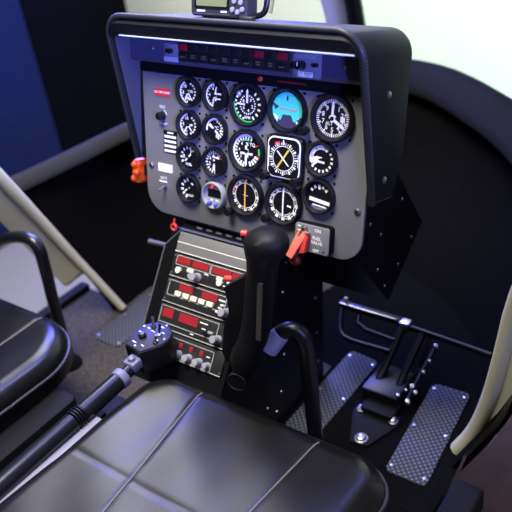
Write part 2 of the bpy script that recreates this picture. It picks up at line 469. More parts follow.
# box behind the panel
shr = empty('avionics_shroud', 'black riveted box below and behind the instrument panel', 'housing', ORG)
b = MB().box((-.285, .048, -.02), (.205, .085, .13), M_black, .004); b.done('upper_box', shr)
yz = [(-.030, -.168), (.086, -.337), (.246, -.237), (.13, -.05), (.02, -.03)]
T = Matrix(((0, 0, 1, 0), (1, 0, 0, 0), (0, 1, 0, 0), (0, 0, 0, 1)))
MB().prism(yz, .012, .205, M_black, T).done('lower_box', shr, smooth=0)
for (y, z) in ((.032, -.129), (.069, -.171), (.133, -.277), (.074, -.293), (.195, -.247), (.05, -.24), (.16, -.14)):
    MB().lathe([(.0035, 0), (.003, .0015), (0, .0024)], M_steel, Matrix.Translation((.205, y, z)) @ Matrix.Rotation(PI/2, 4, 'Y'), 10).done('rivet', shr)

# ------------------------------------------------------------------ gauges
def pol(a, r): a = math.radians(a); return (r*math.sin(a), r*math.cos(a))
ZM = .0048
def quad(b, x0, y0, x1, y1, w, m, z=ZM):
    d = Vector((x1-x0, y1-y0)); L = d.length
    if L < 1e-9: return
    nn = Vector((-d.y, d.x))/L*w/2
    b.faces([(x0+nn.x, y0+nn.y, z), (x0-nn.x, y0-nn.y, z), (x1-nn.x, y1-nn.y, z), (x1+nn.x, y1+nn.y, z)], [(0, 1, 2, 3)], m)
def arc(b, a0, a1, r0, r1, m, z=ZM, n=None):
    n = n or max(3, int(abs(a1-a0)/6)); vs = []
    for i in range(n+1):
        a = a0+(a1-a0)*i/n; x, y = pol(a, 1); vs += [(x*r0, y*r0, z), (x*r1, y*r1, z)]
    b.faces(vs, [(2*i, 2*i+1, 2*i+3, 2*i+2) for i in range(n)], m)
def disc(b, x, y, r, m, z=ZM, n=20):
    b.faces([(x+r*math.cos(2*PI*i/n), y+r*math.sin(2*PI*i/n), z) for i in range(n)], [list(range(n))], m)
def marks(R, spec):
    b = MB()
    for s in spec:
        k = s[0]
        if k == 'ticks':
            _, a0, a1, n_, r0, r1, w, m = s
            for i in range(n_):
                a = a0+(a1-a0)*i/(n_-1); quad(b, *[c*R for c in pol(a, r0)], *[c*R for c in pol(a, r1)], w*R*1.2, m)
        elif k == 'arc': _, a0, a1, r0, r1, m = s; arc(b, a0, a1, r0*R, r1*R, m)
        elif k == 'nums':
            _, L_, a0, a1, r, size, m = s
            for i, t in enumerate(L_):
                a = a0+(a1-a0)*i/max(1, len(L_)-1); x, y = pol(a, r*R); b.text(t, x, y, ZM, size*R*1.3, m)
        elif k == 'txt': _, t, x, y, size, m = s; b.text(t, x*R, y*R, ZM, size*R, m)
        elif k == 'bar': _, x0, y0, x1, y1, w, m = s; quad(b, x0*R, y0*R, x1*R, y1*R, w*R, m, ZM+.0002)
        elif k == 'disc': _, x, y, r, m = s; disc(b, x*R, y*R, r*R, m, ZM-.0002)
        elif k == 'poly': _, pts, m, dz = s; b.faces([(x*R, y*R, ZM+dz) for x, y in pts], [list(range(len(pts)))], m)
    return b
def needle(g, R, a, tail, ln, w, m, z=.0062):
    w *= R
    pts = [(-w/2, -tail*R), (w/2, -tail*R), (w/2, ln*R*.86), (0, ln*R), (-w/2, ln*R*.86)]
    MB().prism(pts, z, z+.0009, m, Matrix.Rotation(-math.radians(a), 4, 'Z')).done('pointer', g, smooth=0)
def knob(g, x, y, r=.0085, h=.02, m=M_blackg):
    b = MB().lathe([(r*.8, 0), (r*.8, h*.35), (r, h*.4), (r, h*.9), (r*.85, h), (0, h)], m, Matrix.Translation((x, y, 0)), 14)
    b.done('knob', g)
def gauge(name, label, cat, x, y, R, spec, needles=(), knobs=(), screws=True, hub=.09, dialm=None, bezelm=None):
    g = empty(name, label, cat, P(x, y, 0), PROT, 'round gauges on the instrument panel')
    MB().ringlathe([(R, 0), (R, .0095), (R*.965, .0125), (R*.90, .013), (R*.80, .0045), (R*.80, 0)], bezelm or M_bezel).done('bezel', g)
    MB().lathe([(R*.82, 0), (R*.82, .004), (0, .004)], dialm or M_dial, seg=36).done('dial', g)
    marks(R, spec).done('markings', g, smooth=0)
    for nd in needles: needle(g, R, *nd)
    if hub: MB().lathe([(hub*R, .0045), (hub*R, .008), (0, .0085)], M_blackm, seg=14).done('hub_cap', g)
    for kx, ky in knobs: knob(g, kx, ky)
    if screws:
        q = R*.80 if R > .035 else R*.84
        for sx in (-1, 1):
            for sy in (-1, 1):
                MB().lathe([(.0026, 0), (.0024, .0015), (0, .002)], M_blackg, Matrix.Translation((sx*q, sy*q, 0)), 10).done('screw', g)
    return g
cx = [-.1773, -.110, -.0321, .0569, .1506]
ry = [.0927, .0279, -.0369, -.1017]; ly = [.084, -.003, -.090]
Rs, Rl = .0298, .0412
W = M_white
def engine_spec(a0, a1, labels, extra=()):
    return [('arc', a0, a1, .66, .76, W), ('ticks', a0, a1, 9, .56, .76, .05, W), ('nums', labels, a0+12, a1-12, .46, .22, W)] + list(extra)
lab = 'small round black gauge '
gauge('engine_gauge', lab+'at the top left of the panel beside the red placard', 'gauge', cx[0], ry[0], Rs,
      engine_spec(190, 330, ['0', '5', '10'], [('txt', 'OIL', .2, .05, .25, W), ('ticks', 20, 150, 7, .5, .62, .1, W), ('bar', -.1, -.35, .12, -.5, .12, W)]), [(205, .1, .62, .09, W), (150, .1, .6, .08, W)])
gauge('engine_gauge', lab+'in the top row, second from the left', 'gauge', cx[1], ry[0], Rs,
      engine_spec(195, 350, ['2', '4', '6'], [('bar', .05, .3, .05, -.35, .1, W), ('bar', .0, .12, .5, .12, .1, W), ('bar', 0, -.2, .45, -.2, .08, W)]), [(15, .6, .6, .08, W), (195, .1, .66, .1, W)])
gauge('engine_gauge', lab+'just right of the round black switch knob', 'gauge', cx[0], ry[1], Rs,
      engine_spec(195, 350, ['0', '5', '10'], [('txt', 'AMP', .15, 0, .22, W), ('ticks', 30, 160, 7, .5, .64, .1, W)]), [(215, .05, .62, .08, W), (140, .1, .5, .07, W)])
gauge('engine_gauge', lab+'in the second row and second column, with a slanted white scale', 'gauge', cx[1], ry[1], Rs,
      [('arc', 260, 380, .60, .74, W), ('ticks', 20, 150, 8, .5, .7, .1, W), ('txt', '°C', .15, .1, .3, W), ('nums', ['4', '8'], 100, 160, .45, .26, W)], [(130, .5, .6, .12, W), (300, .1, .6, .1, W)])
gauge('engine_gauge', lab+'right of the black text placard', 'gauge', cx[0], ry[2], Rs,
      [('ticks', 240, 400, 7, .54, .74, .11, W), ('nums', ['E', '', 'F'], 270, 390, .42, .25, W), ('txt', 'FUEL', 0, -.5, .25, W)], [(225, .3, .42, .1, W)])
gauge('engine_gauge', lab+'in the third row and second column, with a long downward pointer', 'gauge', cx[1], ry[2], Rs,
      [('ticks', 180, 420, 15, .56, .76, .08, W), ('nums', ['1', '2', '4', '6', '8'], 200, 400, .44, .24, W), ('bar', -.2, .35, .4, .3, .12, W), ('bar', .45, .25, .62, .35, .1, M_red)], [(178, .2, .62, .13, W)])
gauge('engine_gauge', lab+'at the bottom left of the panel beside the toggle switch', 'gauge', cx[0], ry[3], Rs,
      [('ticks', 200, 350, 6, .48, .72, .13, W), ('txt', 'VOLT', .15, -.5, .22, W), ('bar', .2, .4, .4, .3, .1, W)], [(235, .1, .4, .1, W)])
gauge('clock_gauge', 'round grey digital clock with a red button and two blue buttons', 'clock', cx[1], ry[3]-.002, Rs*.93,
      [('poly', [(-.58, .42), (.58, .42), (.62, -.2), (-.62, -.2)], M_dial, 0), ('bar', -.35, -.38, -.12, -.38, .12, W), ('bar', .12, -.38, .38, -.38, .12, W), ('disc', 0, 0, .795, M_digital)], (), (), True, 0, M_digital, M_digital)
g = [o for o in COL.objects if o.name == 'clock_gauge'][0]
for (x, y, m) in ((-.010, -.0185, M_bluek), (.008, -.0195, M_bluek), (.0, .0185, M_redp)):
    MB().lathe([(.0042, .004), (.0042, .012), (.003, .0145), (0, .015)], m, Matrix.Translation((x, y, 0)), 14).done('button', g)
gauge('tachometer', 'large round gauge with a green arc and small inner dial, left of the cyan one', 'gauge', cx[2], ly[0], Rl,
      [('arc', 160, 275, .74, .79, M_green), ('ticks', 200, 330, 9, .62, .72, .07, W), ('ticks', 0, 330, 22, .38, .45, .05, W), ('nums', ['0', '2', '4', '6', '8'], 40, 300, .27, .16, W), ('ticks', 40, 150, 6, .58, .74, .08, W),
       ('txt', 'RPM', 0, -.58, .18, W), ('disc', -.5, .45, .14, M_gknob)], [(0, .05, .70, .10, W), (272, .05, .62, .07, W), (0, 0, .5, .05, W)])
gauge('torque_gauge', 'large round gauge with white arc and green and red marks, left of the square one', 'gauge', cx[2], ly[1], Rl,
      [('arc', 190, 385, .68, .78, W), ('ticks', 195, 385, 14, .54, .7, .07, W), ('arc', 75, 100, .66, .78, M_green), ('arc', 60, 66, .55, .78, M_red), ('arc', 104, 110, .55, .78, M_red), ('ticks', 115, 160, 4, .5, .72, .09, W), ('arc', 330, 375, .48, .54, M_green),
       ('txt', '% TQ', .22, .32, .22, W), ('bar', -.35, -.12, .35, -.12, .1, W), ('nums', ['2', '4', '6'], 230, 320, .42, .15, W), ('bar', .05, .1, .05, -.3, .12, W)], [(180, .25, .72, .11, W)])
gauge('course_gauge', 'large round course indicator with an orange vertical needle', 'gauge', cx[2], ly[2], Rl,
      [('arc', 275, 350, .72, .76, W), ('ticks', 0, 330, 12, .62, .76, .13, W), ('ticks', 15, 345, 23, .66, .72, .04, W), ('arc', 0, 360, .575, .605, W), ('arc', 268, 285, .62, .74, M_red), ('arc', 305, 316, .62, .74, M_red),
       ('bar', -.14, 0, .14, 0, .03, W), ('arc', 20, 160, .70, .73, W)], [(0, .62, .74, .06, M_orange)], [(-.035, -.038)], True, 0)
gauge('attitude_indicator', 'large round attitude indicator with a bright cyan sky face', 'gauge', cx[3], ly[0], Rl,
      [('disc', 0, 0, .79, M_cyan), ('poly', [pol(a, .78) for a in range(128, 242, 6)], M_ground, 0), ('poly', [(-.22, -.2), (.22, -.2), (.40, -.62), (-.40, -.62)], M_ground, .0004),
       ('poly', [(-.78, .30), (-.42, .14), (-.62, -.02)], M_ground, .0004), ('poly', [(.78, -.2), (.50, -.40), (.72, -.50)], M_ground, .0004), ('bar', -.42, .06, -.08, .03, .055, M_redl), ('bar', .08, .03, .50, .0, .055, M_redl),
       ('disc', .02, -.02, .06, W), ('bar', 0, .62, 0, .42, .08, M_dial), ('poly', [(-.75, -.18), (-.45, -.3), (-.5, -.55)], W, .0005), ('bar', .5, -.55, .62, -.3, .08, W)], (), [(.041, -.031)], True, 0)
gauge('course_gauge', 'large round course indicator with a white vertical needle, bottom of the fourth column', 'gauge', cx[3], ly[2], Rl,
      [('arc', 275, 345, .72, .76, W), ('ticks', 0, 330, 12, .62, .77, .14, W), ('ticks', 15, 345, 23, .66, .72, .04, W), ('arc', 0, 360, .575, .605, W), ('bar', .2, -.05, .42, -.08, .09, W), ('arc', 130, 230, .50, .53, W), ('arc', 20, 160, .70, .73, W)],
      [(0, .55, .72, .07, W)], [(-.034, -.033)], True, 0)
gauge('altimeter', 'largest round gauge at the top right of the panel, an altimeter with two white hands', 'altimeter', cx[4]+.001, ly[0]-.003, .0425,
      [('ticks', 0, 352.8, 50, .64, .77, .035, W), ('ticks', 0, 324, 10, .58, .77, .06, W), ('nums', ['0', '9', '8', '7', '6', '5', '4', '3', '2', '1'], 0, -324, .47, .21, W), ('txt', 'ALT', -.15, -.22, .2, W),
       ('poly', [(.36, .12), (.58, .10), (.58, -.14), (.36, -.12)], W, 0)], [(2, .16, .70, .10, W), (122, .15, .72, .13, W), (50, .1, .2, .14, W)])
gauge('airspeed_indicator', 'round airspeed gauge with a white curved band, below the altimeter', 'gauge', .1334, .0069, .0325,
      [('arc', 250, 400, .52, .76, W), ('ticks', 60, 230, 9, .60, .76, .10, W), ('ticks', 235, 275, 4, .2, .7, .09, W), ('nums', ['4', '6', '8'], 280, 380, .62, .18, M_dial), ('bar', -.35, .08, .05, .04, .13, W), ('bar', -.3, -.14, .22, -.18, .13, W)], (), (), True, .06)
gauge('slip_indicator', 'round gauge with a wide white bar low on its dial, above the fuel plate', 'gauge', .1334, -.0614, .0325,
      [('ticks', -55, 50, 5, .5, .68, .13, W), ('bar', -.62, -.18, .70, -.34, .22, W), ('bar', -.4, -.5, .5, -.58, .08, W), ('bar', 0, .7, 0, .4, .14, W), ('arc', 140, 220, .62, .78, M_ring)], (), (), True, 0)
# horizontal situation indicator, square glass with a white frame
hg = empty('heading_indicator', 'square gauge with a white rim and a compass card of yellow and white needles', 'gauge', P(cx[3], ly[1], 0), PROT, 'round gauges on the instrument panel')
MB().prism(rrect(-.0405, -.042, .0405, .042, .012), 0, .009, M_bezel, bev=.002).done('bezel', hg)
MB().prism(rrect(-.036, -.037, .036, .039, .014), .009, .0105, M_white, bev=.0005).done('rim', hg)
MB().prism(rrect(-.0335, -.0345, .0335, .0365, .013), .0104, .0112, M_dial).done('dial', hg)
b = MB(); R = .0412; ZM_old = ZM; ZM = .0116
for i in range(36): a = i*10; quad(b, *[c*R for c in pol(a, .60)], *[c*R for c in pol(a, .72 if i % 3 else .76)], .0012 if i % 3 else .0035, W, ZM)
arc(b, 0, 360, .54*R, .57*R, W, ZM); quad(b, -.78*R, .5*R, -.78*R, -.45*R, .0018, W, ZM); quad(b, .78*R, .3*R, .78*R, -.3*R, .0014, W, ZM)
b.faces([(-.02, .024, ZM), (-.009, .024, ZM), (-.009, .031, ZM), (-.019, .029, ZM)], [(0, 1, 2, 3)], M_red)
b.done('markings', hg, smooth=0); ZM = ZM_old
for a, t_, l_, w, m in ((35, .45, .45, .06, M_yel), (135, .45, .45, .05, W), (215, .5, .6, .08, M_yel), (0, -.62, .86, .07, W)):
    needle(hg, R, a, t_, l_, w, m, .0122)
for (kx, ky) in ((-.037, -.036), (.031, -.038)): knob(hg, kx, ky, .0085, .026)
for sx in (-1, 1): MB().lathe([(.0026, .009), (.0024, .0105), (0, .011)], M_alu, Matrix.Translation((sx*.036, .037, 0)), 10).done('screw', hg)

# ------------------------------------------------------------------ placards and switches on the panel
def placard(name, label, x0, y0, x1, y1, m, draw, r=.001):
    t = tag(draw(MB().prism(rrect(x0, y0, x1, y1, r, 2), 0, .0012, m)).done(name, smooth=0), label, 'placard')
    t.location = ORG; t.rotation_euler = PROT
    return t
placard('warning_placard', 'small red placard with white lettering, top left of the panel', -.271, .0765, -.232, .0915, M_red,
        lambda b: b.text('NO SMOKING', -.2515, .084, .0015, .0066, W))
def lines(b):
    b.box((-.238, .0028, .0012), (-.222, .0058, .0016), W)
    for k in range(4): b.box((-.2465, -.0062-.0098*k, .0012), (-.2145, -.0012-.0098*k, .0016), W)
    return b
placard('text_placard', 'black placard with four white lines of text, left side of the panel', -.249, -.038, -.2125, .009, M_blackm, lines)
placard('blank_placard', 'blank white placard above the toggle switch', -.2655, -.0795, -.226, -.0625, M_white, lambda b: b)
rs = empty('rotary_switch', 'round black rotary switch knob below the red placard', 'switch', P(-.252, .037, 0), PROT)
b = MB().lathe([(.0095, 0), (.0095, .002), (.0085, .004), (.008, .013), (.0065, .015), (0, .0152)], M_blackg, seg=22); b.done('knob', rs)
MB().text('TEST', .0, .0175, .0004, .0075, W).done('upper_lettering', rs, smooth=0); MB().text('P OFF', .004, -.0165, .0004, .0072, W).done('lower_lettering', rs, smooth=0)
b = MB(); arc(b, 20, 75, .011, .013, W, .0004); b.done('index_arc', rs, smooth=0)
ts = empty('toggle_switch', 'chrome toggle switch below the blank white placard', 'switch', P(-.2475, -.110, 0), PROT)
MB().lathe([(.0065, 0), (.006, .003), (.004, .004), (.0035, .006), (0, .006)], M_steel, seg=6).done('nut', ts, smooth=0)
MB().cyl((0, 0, .005), (-.0015, -.007, .018), .0018, M_steel, .0028, 12).done('lever', ts)
b = MB().text('BATT', -.003, .0165, .0004, .0075, W).box((-.016, .0075, 0), (.006, .0105, .0005), W); b.done('lettering', ts, smooth=0)
# fuel valve plate with red guarded lever
fv = empty('fuel_valve_switch', 'grey fuel valve plate with a red guard lever at the bottom right of the panel', 'switch', P(.131, -.1395, 0), PROT)
MB().prism(rrect(-.037, -.0265, .037, .0265, .006), 0, .016, M_blackm).done('housing', fv)
MB().prism(rrect(-.0365, -.026, .0365, .026, .0055), .016, .0185, mat('plate_grey', (.20, .20, .22), .42), bev=.001).done('plate', fv)
b = MB().text('ON', .012, .0175, .0188, .0085, W).text('FUEL', .011, .003, .0188, .0085, W).text('VALVE', .011, -.0055, .0188, .0085, W).text('OFF', .010, -.0205, .0188, .0075, W)
MB().lathe([(.002, .0185), (0, .019)], M_blackm, Matrix.Translation((.026, -.020, 0)), 8).done('screw', fv)
b.done('lettering', fv, smooth=0)
for y in (.019, .011): MB().box((-.031, y, .0185), (-.0245, y+.0025, .0188), W).done('edge_mark', fv, smooth=0)
b = MB().lathe([(.0068, .0185), (.006, .022), (.004, .023), (.0035, .026), (0, .0265)], M_steel, Matrix.Translation((-.0155, .0175, 0)), 14); b.done('pivot_nut', fv)
TL = Matrix.Translation((-.013, .0105, .019)) @ Matrix.Rotation(math.radians(-20), 4, 'Z') @ Matrix.Rotation(math.radians(-16), 4, 'X')
b = MB().prism([(-.0095, -.055), (.0035, -.055), (.006, -.022), (.007, .001), (.003, .004), (-.003, -.0005), (-.003, -.012), (-.007, -.0125), (-.0075, .0), (-.0105, -.002), (-.0115, -.02)], .004, .009, M_redl, TL, bev=.0012); b.done('guard_lever', fv, smooth=30)  # lighter red than the guard side: its lit face put into the colour
TL2 = Matrix.Translation((-.0085, .0085, .0188)) @ Matrix.Rotation(math.radians(-7), 4, 'Z') @ Matrix.Rotation(math.radians(-5), 4, 'X')
MB().prism([(-.005, -.039), (.006, -.034), (.0055, -.004), (.0, .0), (-.005, -.004)], .0, .010, M_redp, TL2, bev=.001).done('guard_side', fv, smooth=30)
MB().box((-.022, .0085, .0185), (-.003, .0125, .028), M_steel, .001).done('hinge', fv)
MB().ball((.101, -.1865, .022), .0115, mat('dark_red_knob', (.13, .008, .01), .4)).cyl((.101, -.1665, 0), (.101, -.1825, .019), .004, M_blackm).done('red_knob', pan)['label'] = 'dark red ball knob'
# red ring at console top left
MB_ = MB().ringlathe([(.0085, -.002), (.0085, .002), (.006, .003), (.0055, -.002)], M_redp, seg=24).cyl((0, .006, 0), (0, .018, -.002), .002, M_redp)
tag(MB_.done('pull_ring', loc=P(-.2205, -.194, .004), rot=PROT), 'small red pull ring below the lower left edge of the panel', 'pull ring')
# orange lamp beside the panel
ol = empty('warning_lamp', 'orange faceted lamp at the left edge of the panel', 'lamp', P(-.326, -.088, -.018), PROT)
MB().prism(rrect(-.0115, -.028, .0115, .024, .009, 5), 0, .026, M_lens, bev=.006).done('lens', ol)
MB().prism(rrect(-.0155, -.031, .0155, .027, .009, 5), -.008, 0.0005, M_blackm).box((.01, -.012, .0035), (.05, .012, .0118), M_blackm).done('base', ol)
MB().ball((-.002, .012, .026), .0075, M_lens).ball((.004, -.004, .027), .0085, M_lens).ball((-.004, -.018, .026), .0075, M_lens).done('lens_facets', ol)

# ------------------------------------------------------------------ GPS on the hood
gp = empty('gps_receiver', 'dark grey satellite navigation receiver standing on top of the hood', 'navigator', P(-.126, .2325, -.022), PROT)
MB().prism(rrect(-.068, .002, .068, .085, .008), -.03, .0, M_gps, bev=.003).done('case', gp)
MB().prism(rrect(-.058, .016, .026, .078, .003), .0, .0012, M_blackg).done('screen_bezel', gp)
MB().prism(rrect(-.053, .021, .021, .074, .002), .0012, .0018, M_lcd).done('screen', gp)
b = MB().box((-.052, .0105, 0), (-.032, .0135, .0008), W).box((.006, .0105, 0), (.020, .0135, .0008), W).box((-.062, .0055, .0), (.028, .0075, .001), M_alu); b.done('front_marking', gp, smooth=0)
for (x, y) in ((.038, .032), (.053, .030), (.034, .017), (.046, .013), (.057, .018)):
    b = MB().lathe([(.0048, 0), (.0045, .003), (0, .0038)], M_gknob, Matrix.Translation((x, y, 0)), 14); b.done('key', gp)
b = MB().box((-.045, .0003, -.028), (.070, .0035, -.004), M_blackg, .002); b.done('foot', gp)
MB().box((.052, .0005, -.012), (.080, .006, .004), M_steel, .001).done('clamp', gp)
cb = tag(MB().tube([(.02, .004, -.004), (.045, .006, -.006), (.058, .012, -.008), (.062, .03, -.01), (.063, .10, -.012)], .0055, M_blackg, smooth=2).tube([(.068, .012, -.012), (.071, .03, -.014), (.072, .10, -.016)], .003, M_cable, smooth=1).done('antenna_cable', loc=P(-.088, .2335, -.03), rot=PROT),
         'black cable with an olive edge rising beside the navigation receiver', 'cable')

# ================================================================== CENTRE CONSOLE
con = empty('center_console', 'black sloping center console pedestal below the instrument panel', 'console', (CORG.x, 0, 0))
cz = Vector((-CORG.x, 0, 0))
prof = []
for v, h in ((.004, -.014), (-.30, -.014)): q = Cn(0, v, h); prof.append((q.y, q.z))
prof += [(-.165, 0.0), (.12, 0.0), (.163, .30), (.06, .395)]
T = Matrix(((0, 0, 1, 0), (1, 0, 0, 0), (0, 1, 0, 0), (0, 0, 0, 1)))
MB().prism(prof, -.24-CORG.x, 0-CORG.x, M_black, T).done('pedestal', con, smooth=0)
cf = [(-.132, -.325), (.1055, -.325), (.1055, -.014), (.098, .004), (-.098, .004), (-.132, -.036)]
fr_ = MB().prism(cf, -.014, -.002, M_black, bev=.002).done('face_frame', con, smooth=0); fr_.location = CORG-Vector((CORG.x, 0, 0)); fr_.rotation_euler = CROT
b = MB()
ed = [(-.132, -.325), (-.132, -.036), (-.098, .004), (.098, .004), (.1055, -.014)]
b.tube([(x, y, -.002) for x, y in ed], .0016, mat('edge_highlight', (.12, .12, .12), .5), seg=8); o = b.done('face_edge_highlight', con); o.location = CORG-Vector((CORG.x, 0, 0)); o.rotation_euler = CROT  # grey tube drawing the highlight along the face frame edge
for (y, z) in ((.007, .322), (-.018, .172), (-.045, .085), (-.010, .245), (.12, .234), (.112, .14), (.105, .06), (.03, .384), (.05, .03), (-.07, .045), (.145, .285), (-.10, .08)):
    MB().lathe([(.0034, 0), (.003, .0015), (0, .0022)], M_steel, Matrix.Translation((-CORG.x, y, z)) @ Matrix.Rotation(PI/2, 4, 'Y'), 10).done('rivet', con)
# breaker strip between panel and radios
bs_ = MB().box((-.10, .008, -.014), (.10, .026, -.006), M_blackm, .001)
for i in range(5): bs_.box((-.062+i*.026, .0135, -.006), (-.048+i*.026, .0175, -.0035), mat('dash_grey', (.13, .13, .14), .5))
o = bs_.done('breaker_strip', con, smooth=0); o.location = CORG-Vector((CORG.x, 0, 0)); o.rotation_euler = CROT
def unit(name, label, v0, v1, m=M_unit):
    t = empty(name, label, 'radio', Cn(0, v1*1.045, -.002), CROT, 'avionics units in the center console'); t.scale = (1.045, 1.045, 1.045)
    H = v0-v1
    MB().prism(rrect(-.092, .001, .092, H-.001, .002, 2), 0, .005, m, bev=.0008).done('faceplate', t, smooth=30)
    MB().box((-.0915, .0012, .0048), (.0915, .0026, .0056), M_line).done('lower_edge', t, smooth=0)
    for x in (-.088, .088):
        for y in (.007, H-.006): MB().lathe([(.0022, .005), (.002, .006), (0, .0063)], M_alu, Matrix.Translation((x, y, 0)), 10).done('screw', t)
    return t, H
def outline(t, x0, y0, x1, y1, w=.0011, name='outline'):
    b = MB()
    for (a, c, d, e) in ((x0, y0, x1, y0+w), (x0, y1-w, x1, y1), (x0, y0, x0+w, y1), (x1-w, y0, x1, y1)): b.box((a, c, .005), (d, e, .0056), M_line)
    b.done(name, t, smooth=0)
def disp(t, x0, y0, x1, y1): MB().prism(rrect(x0, y0, x1, y1, .0012, 2), .005, .0062, M_rdisp).done('display', t, smooth=0)
def rknob(t, x, y, r=.006, h=.014, m=M_gknob):
    MB().lathe([(r*1.15, .005), (r*1.1, .009), (r, .0095), (r*.92, .005+h), (0, .005+h+.0006)], m, Matrix.Translation((x, y, 0)), 16).done('knob', t)
def rbtn(t, x, y, w, hh_, m=M_cream): MB().prism(rrect(x-w/2, y-hh_/2, x+w/2, y+hh_/2, .0015, 3), .005, .0095, m, bev=.0008).done('button', t)
t, H = unit('blank_unit', 'blank grey cover plate topmost in the radio stack', 0, -.042, M_ugrey)
b = MB().box((-.092, .0195, .005), (.092, .0207, .0056), W).box((-.092, .0005, .005), (.092, .0016, .0056), W); b.done('divider_lines', t, smooth=0)
t, H = unit('radio_unit', 'radio with three red displays and two cream round buttons', -.044, -.093)
outline(t, -.083, .026, .005, .0455); outline(t, .007, .026, .086, .0455)
disp(t, -.081, .030, -.046, .043); disp(t, -.040, .030, .001, .043); disp(t, .011, .030, .055, .043); disp(t, .060, .030, .083, .043)
for x in (-.070, .036): MB().lathe([(.0068, .005), (.0065, .010), (0, .0105)], M_cream, Matrix.Translation((x, .016, 0)), 16).done('button', t)
rbtn(t, -.040, .0215, .016, .0075); rbtn(t, .034, .0295-.006, .014, .0075); rbtn(t, .058, .022, .010, .0075)
rknob(t, -.020, .0125, .0085, .020); rknob(t, -.034, .0125, .005, .010); rknob(t, .080, .013, .0085, .02)
b = MB().box((-.006, .0225, .005), (.004, .0245, .0056), W).box((.045, .011, .005), (.056, .013, .0056), W); b.done('lettering', t, smooth=0)
t, H = unit('radio_unit', 'radio with a row of five cream buttons below its red displays', -.095, -.146)
outline(t, -.085, .016, .062, .047)
disp(t, -.057, .031, -.022, .045); disp(t, .002, .031, .040, .045)
for i in range(5): rbtn(t, -.055+i*.0205, .0235, .0155, .010)
rknob(t, .070, .018, .0085, .022); b = MB().box((.044, .036, .005), (.060, .0385, .0056), W).box((.046, .0215, .005), (.056, .024, .0056), W); b.done('lettering', t, smooth=0)
rbtn(t, .048, .0145, .008, .004); rbtn(t, .056, .0290, .008, .004)
t, H = unit('radio_unit', 'radio with a narrow and a wide red display, second from the bottom of the stack', -.148, -.198)
outline(t, -.088, .012, .060, .046)
disp(t, -.081, .024, -.054, .042); disp(t, -.038, .024, .010, .042)
rknob(t, .066, .016, .008, .020); rknob(t, .036, .0195, .004, .008, M_blackg); rbtn(t, .046, .024, .012, .005, M_gknob)
b = MB().box((.014, .0355, .005), (.034, .0375, .0056), W).box((.022, .025, .005), (.032, .027, .0056), W).box((-.002, .0075, .005), (.006, .0095, .0056), W); b.done('lettering', t, smooth=0)
t, H = unit('audio_panel', 'audio panel with small red lamps over a row of grey knobs, lowest in the stack', -.200, -.249)
outline(t, -.088, .004, .066, .042)
for i in range(4):
    MB().box((-.047+i*.0265, .0255, .005), (-.0385+i*.0265, .0365, .0065), M_rdisp, .0008).done('lamp', t)
for i in range(5):
    rknob(t, -.068+i*.0262 if i else -.070, .0135 if i else .026, .0075 if i else .005, .016, M_gknob if i else M_cream)
rknob(t, .0605-.024+.022, .0135, .0058, .013)
b = MB().box((-.076, .033, .005), (-.064, .035, .0056), W).box((.050, .028, .005), (.058, .030, .0056), W); b.done('lettering', t, smooth=0)
# short rod sticking out of the console's left side
tag(MB().cyl((-.455, .075, .296), (-.233, .085, .300), .0055, mat('rod_grey', (.09, .09, .09), .5)).ball((-.455, .075, .296), .007, MATS['rod_grey']).done('control_rod', origin=(-.245, .075, .29)), 'thin grey rod sticking out left of the console', 'rod')

# ================================================================== HEEL PLATES
def heel(label, pts, z=0.0012):
    c = Vector((sum(p[0] for p in pts)/4, sum(p[1] for p in pts)/4, z))
    t = empty('heel_plate', label, 'heel plate', c, group='tread heel plates on the floor')
    loc = [Vector((p[0], p[1], 0))-Vector((c.x, c.y, 0)) for p in pts]
    rp = []                                                    # rounded corners
    for i in range(4):
        a, q, d = loc[i-1], loc[i], loc[(i+1) % 4]; r = .016
        p0 = q+(a-q).normalized()*r; p1 = q+(d-q).normalized()*r
        for k in range(5): s = k/4; rp.append(tuple((p0*(1-s)**2+q*2*s*(1-s)+p1*s*s)[:2]))
    MB().prism(rp, 0, .004, M_tread, bev=.001).done('plate', t, smooth=30)
    for f in (0.06, .5, .94):
        for e in (0.1, .9):
            q = (loc[0].lerp(loc[1], e)).lerp(loc[3].lerp(loc[2], e), f)
            MB().lathe([(.0042, .004), (.0038, .0055), (0, .0066)], M_steel, Matrix.Translation((q.x, q.y, 0)), 10).done('screw', t)
    return t
heel('tread heel plate on the floor at the far right, right of the pedals', [(.266, -.072), (.358, -.072), (.332, .219), (.243, .214)])
heel('tread heel plate on the floor between console and pedals', [(.010, -.085), (.092, -.085), (.098, .222), (.014, .232)])
heel('tread heel plate on the carpet at the left, beyond the collective lever', [(-.648, -.041), (-.550, -.041), (-.545, .20), (-.650, .20)], 0)

# ================================================================== PEDALS
pd = empty('rudder_pedals', 'black pedal linkage with bright bolts on the right footwell floor', 'pedals', (.17, .1, .0012))
def W2(p): return Vector(p)-Vector((.17, .1, 0))
def tubeW(name, pts, r, m, smooth=1): return MB().tube([W2(p) for p in pts], r, m, smooth=smooth, seg=12).done(name, pd)
b = MB().box(W2((-.022, .246, .114)), W2((.145, .262, .130)), M_black, .002); b.done('tread_bar', pd)
MB().box(W2((-.018, .2445, .1285)), W2((.135, .2475, .1318)), mat('lit_yellow', (.75, .66, .38), .35, .7), .0008).done('worn_edge', pd)  # yellow strip painting the light that catches the top of the bar
MB().cyl(W2((-.004, .254, .127)), W2((-.004, .254, .145)), .006, mat('wood_knob', (.55, .36, .18), .5), .004).done('end_stop', pd)
tubeW('cross_tube', [(.14, .247, .12), (.37, .234, .12)], .0075, M_gknob if False else M_black)
MB().box(W2((.148, .236, .108)), W2((.172, .258, .134)), M_steel, .003).done('clamp', pd)
tubeW('pedal_loop', [(-.015, .254, .118), (-.004, .22, .10), (.012, .192, .085), (.04, .180, .082), (.15, .182, .086)], .007, M_black, 2)
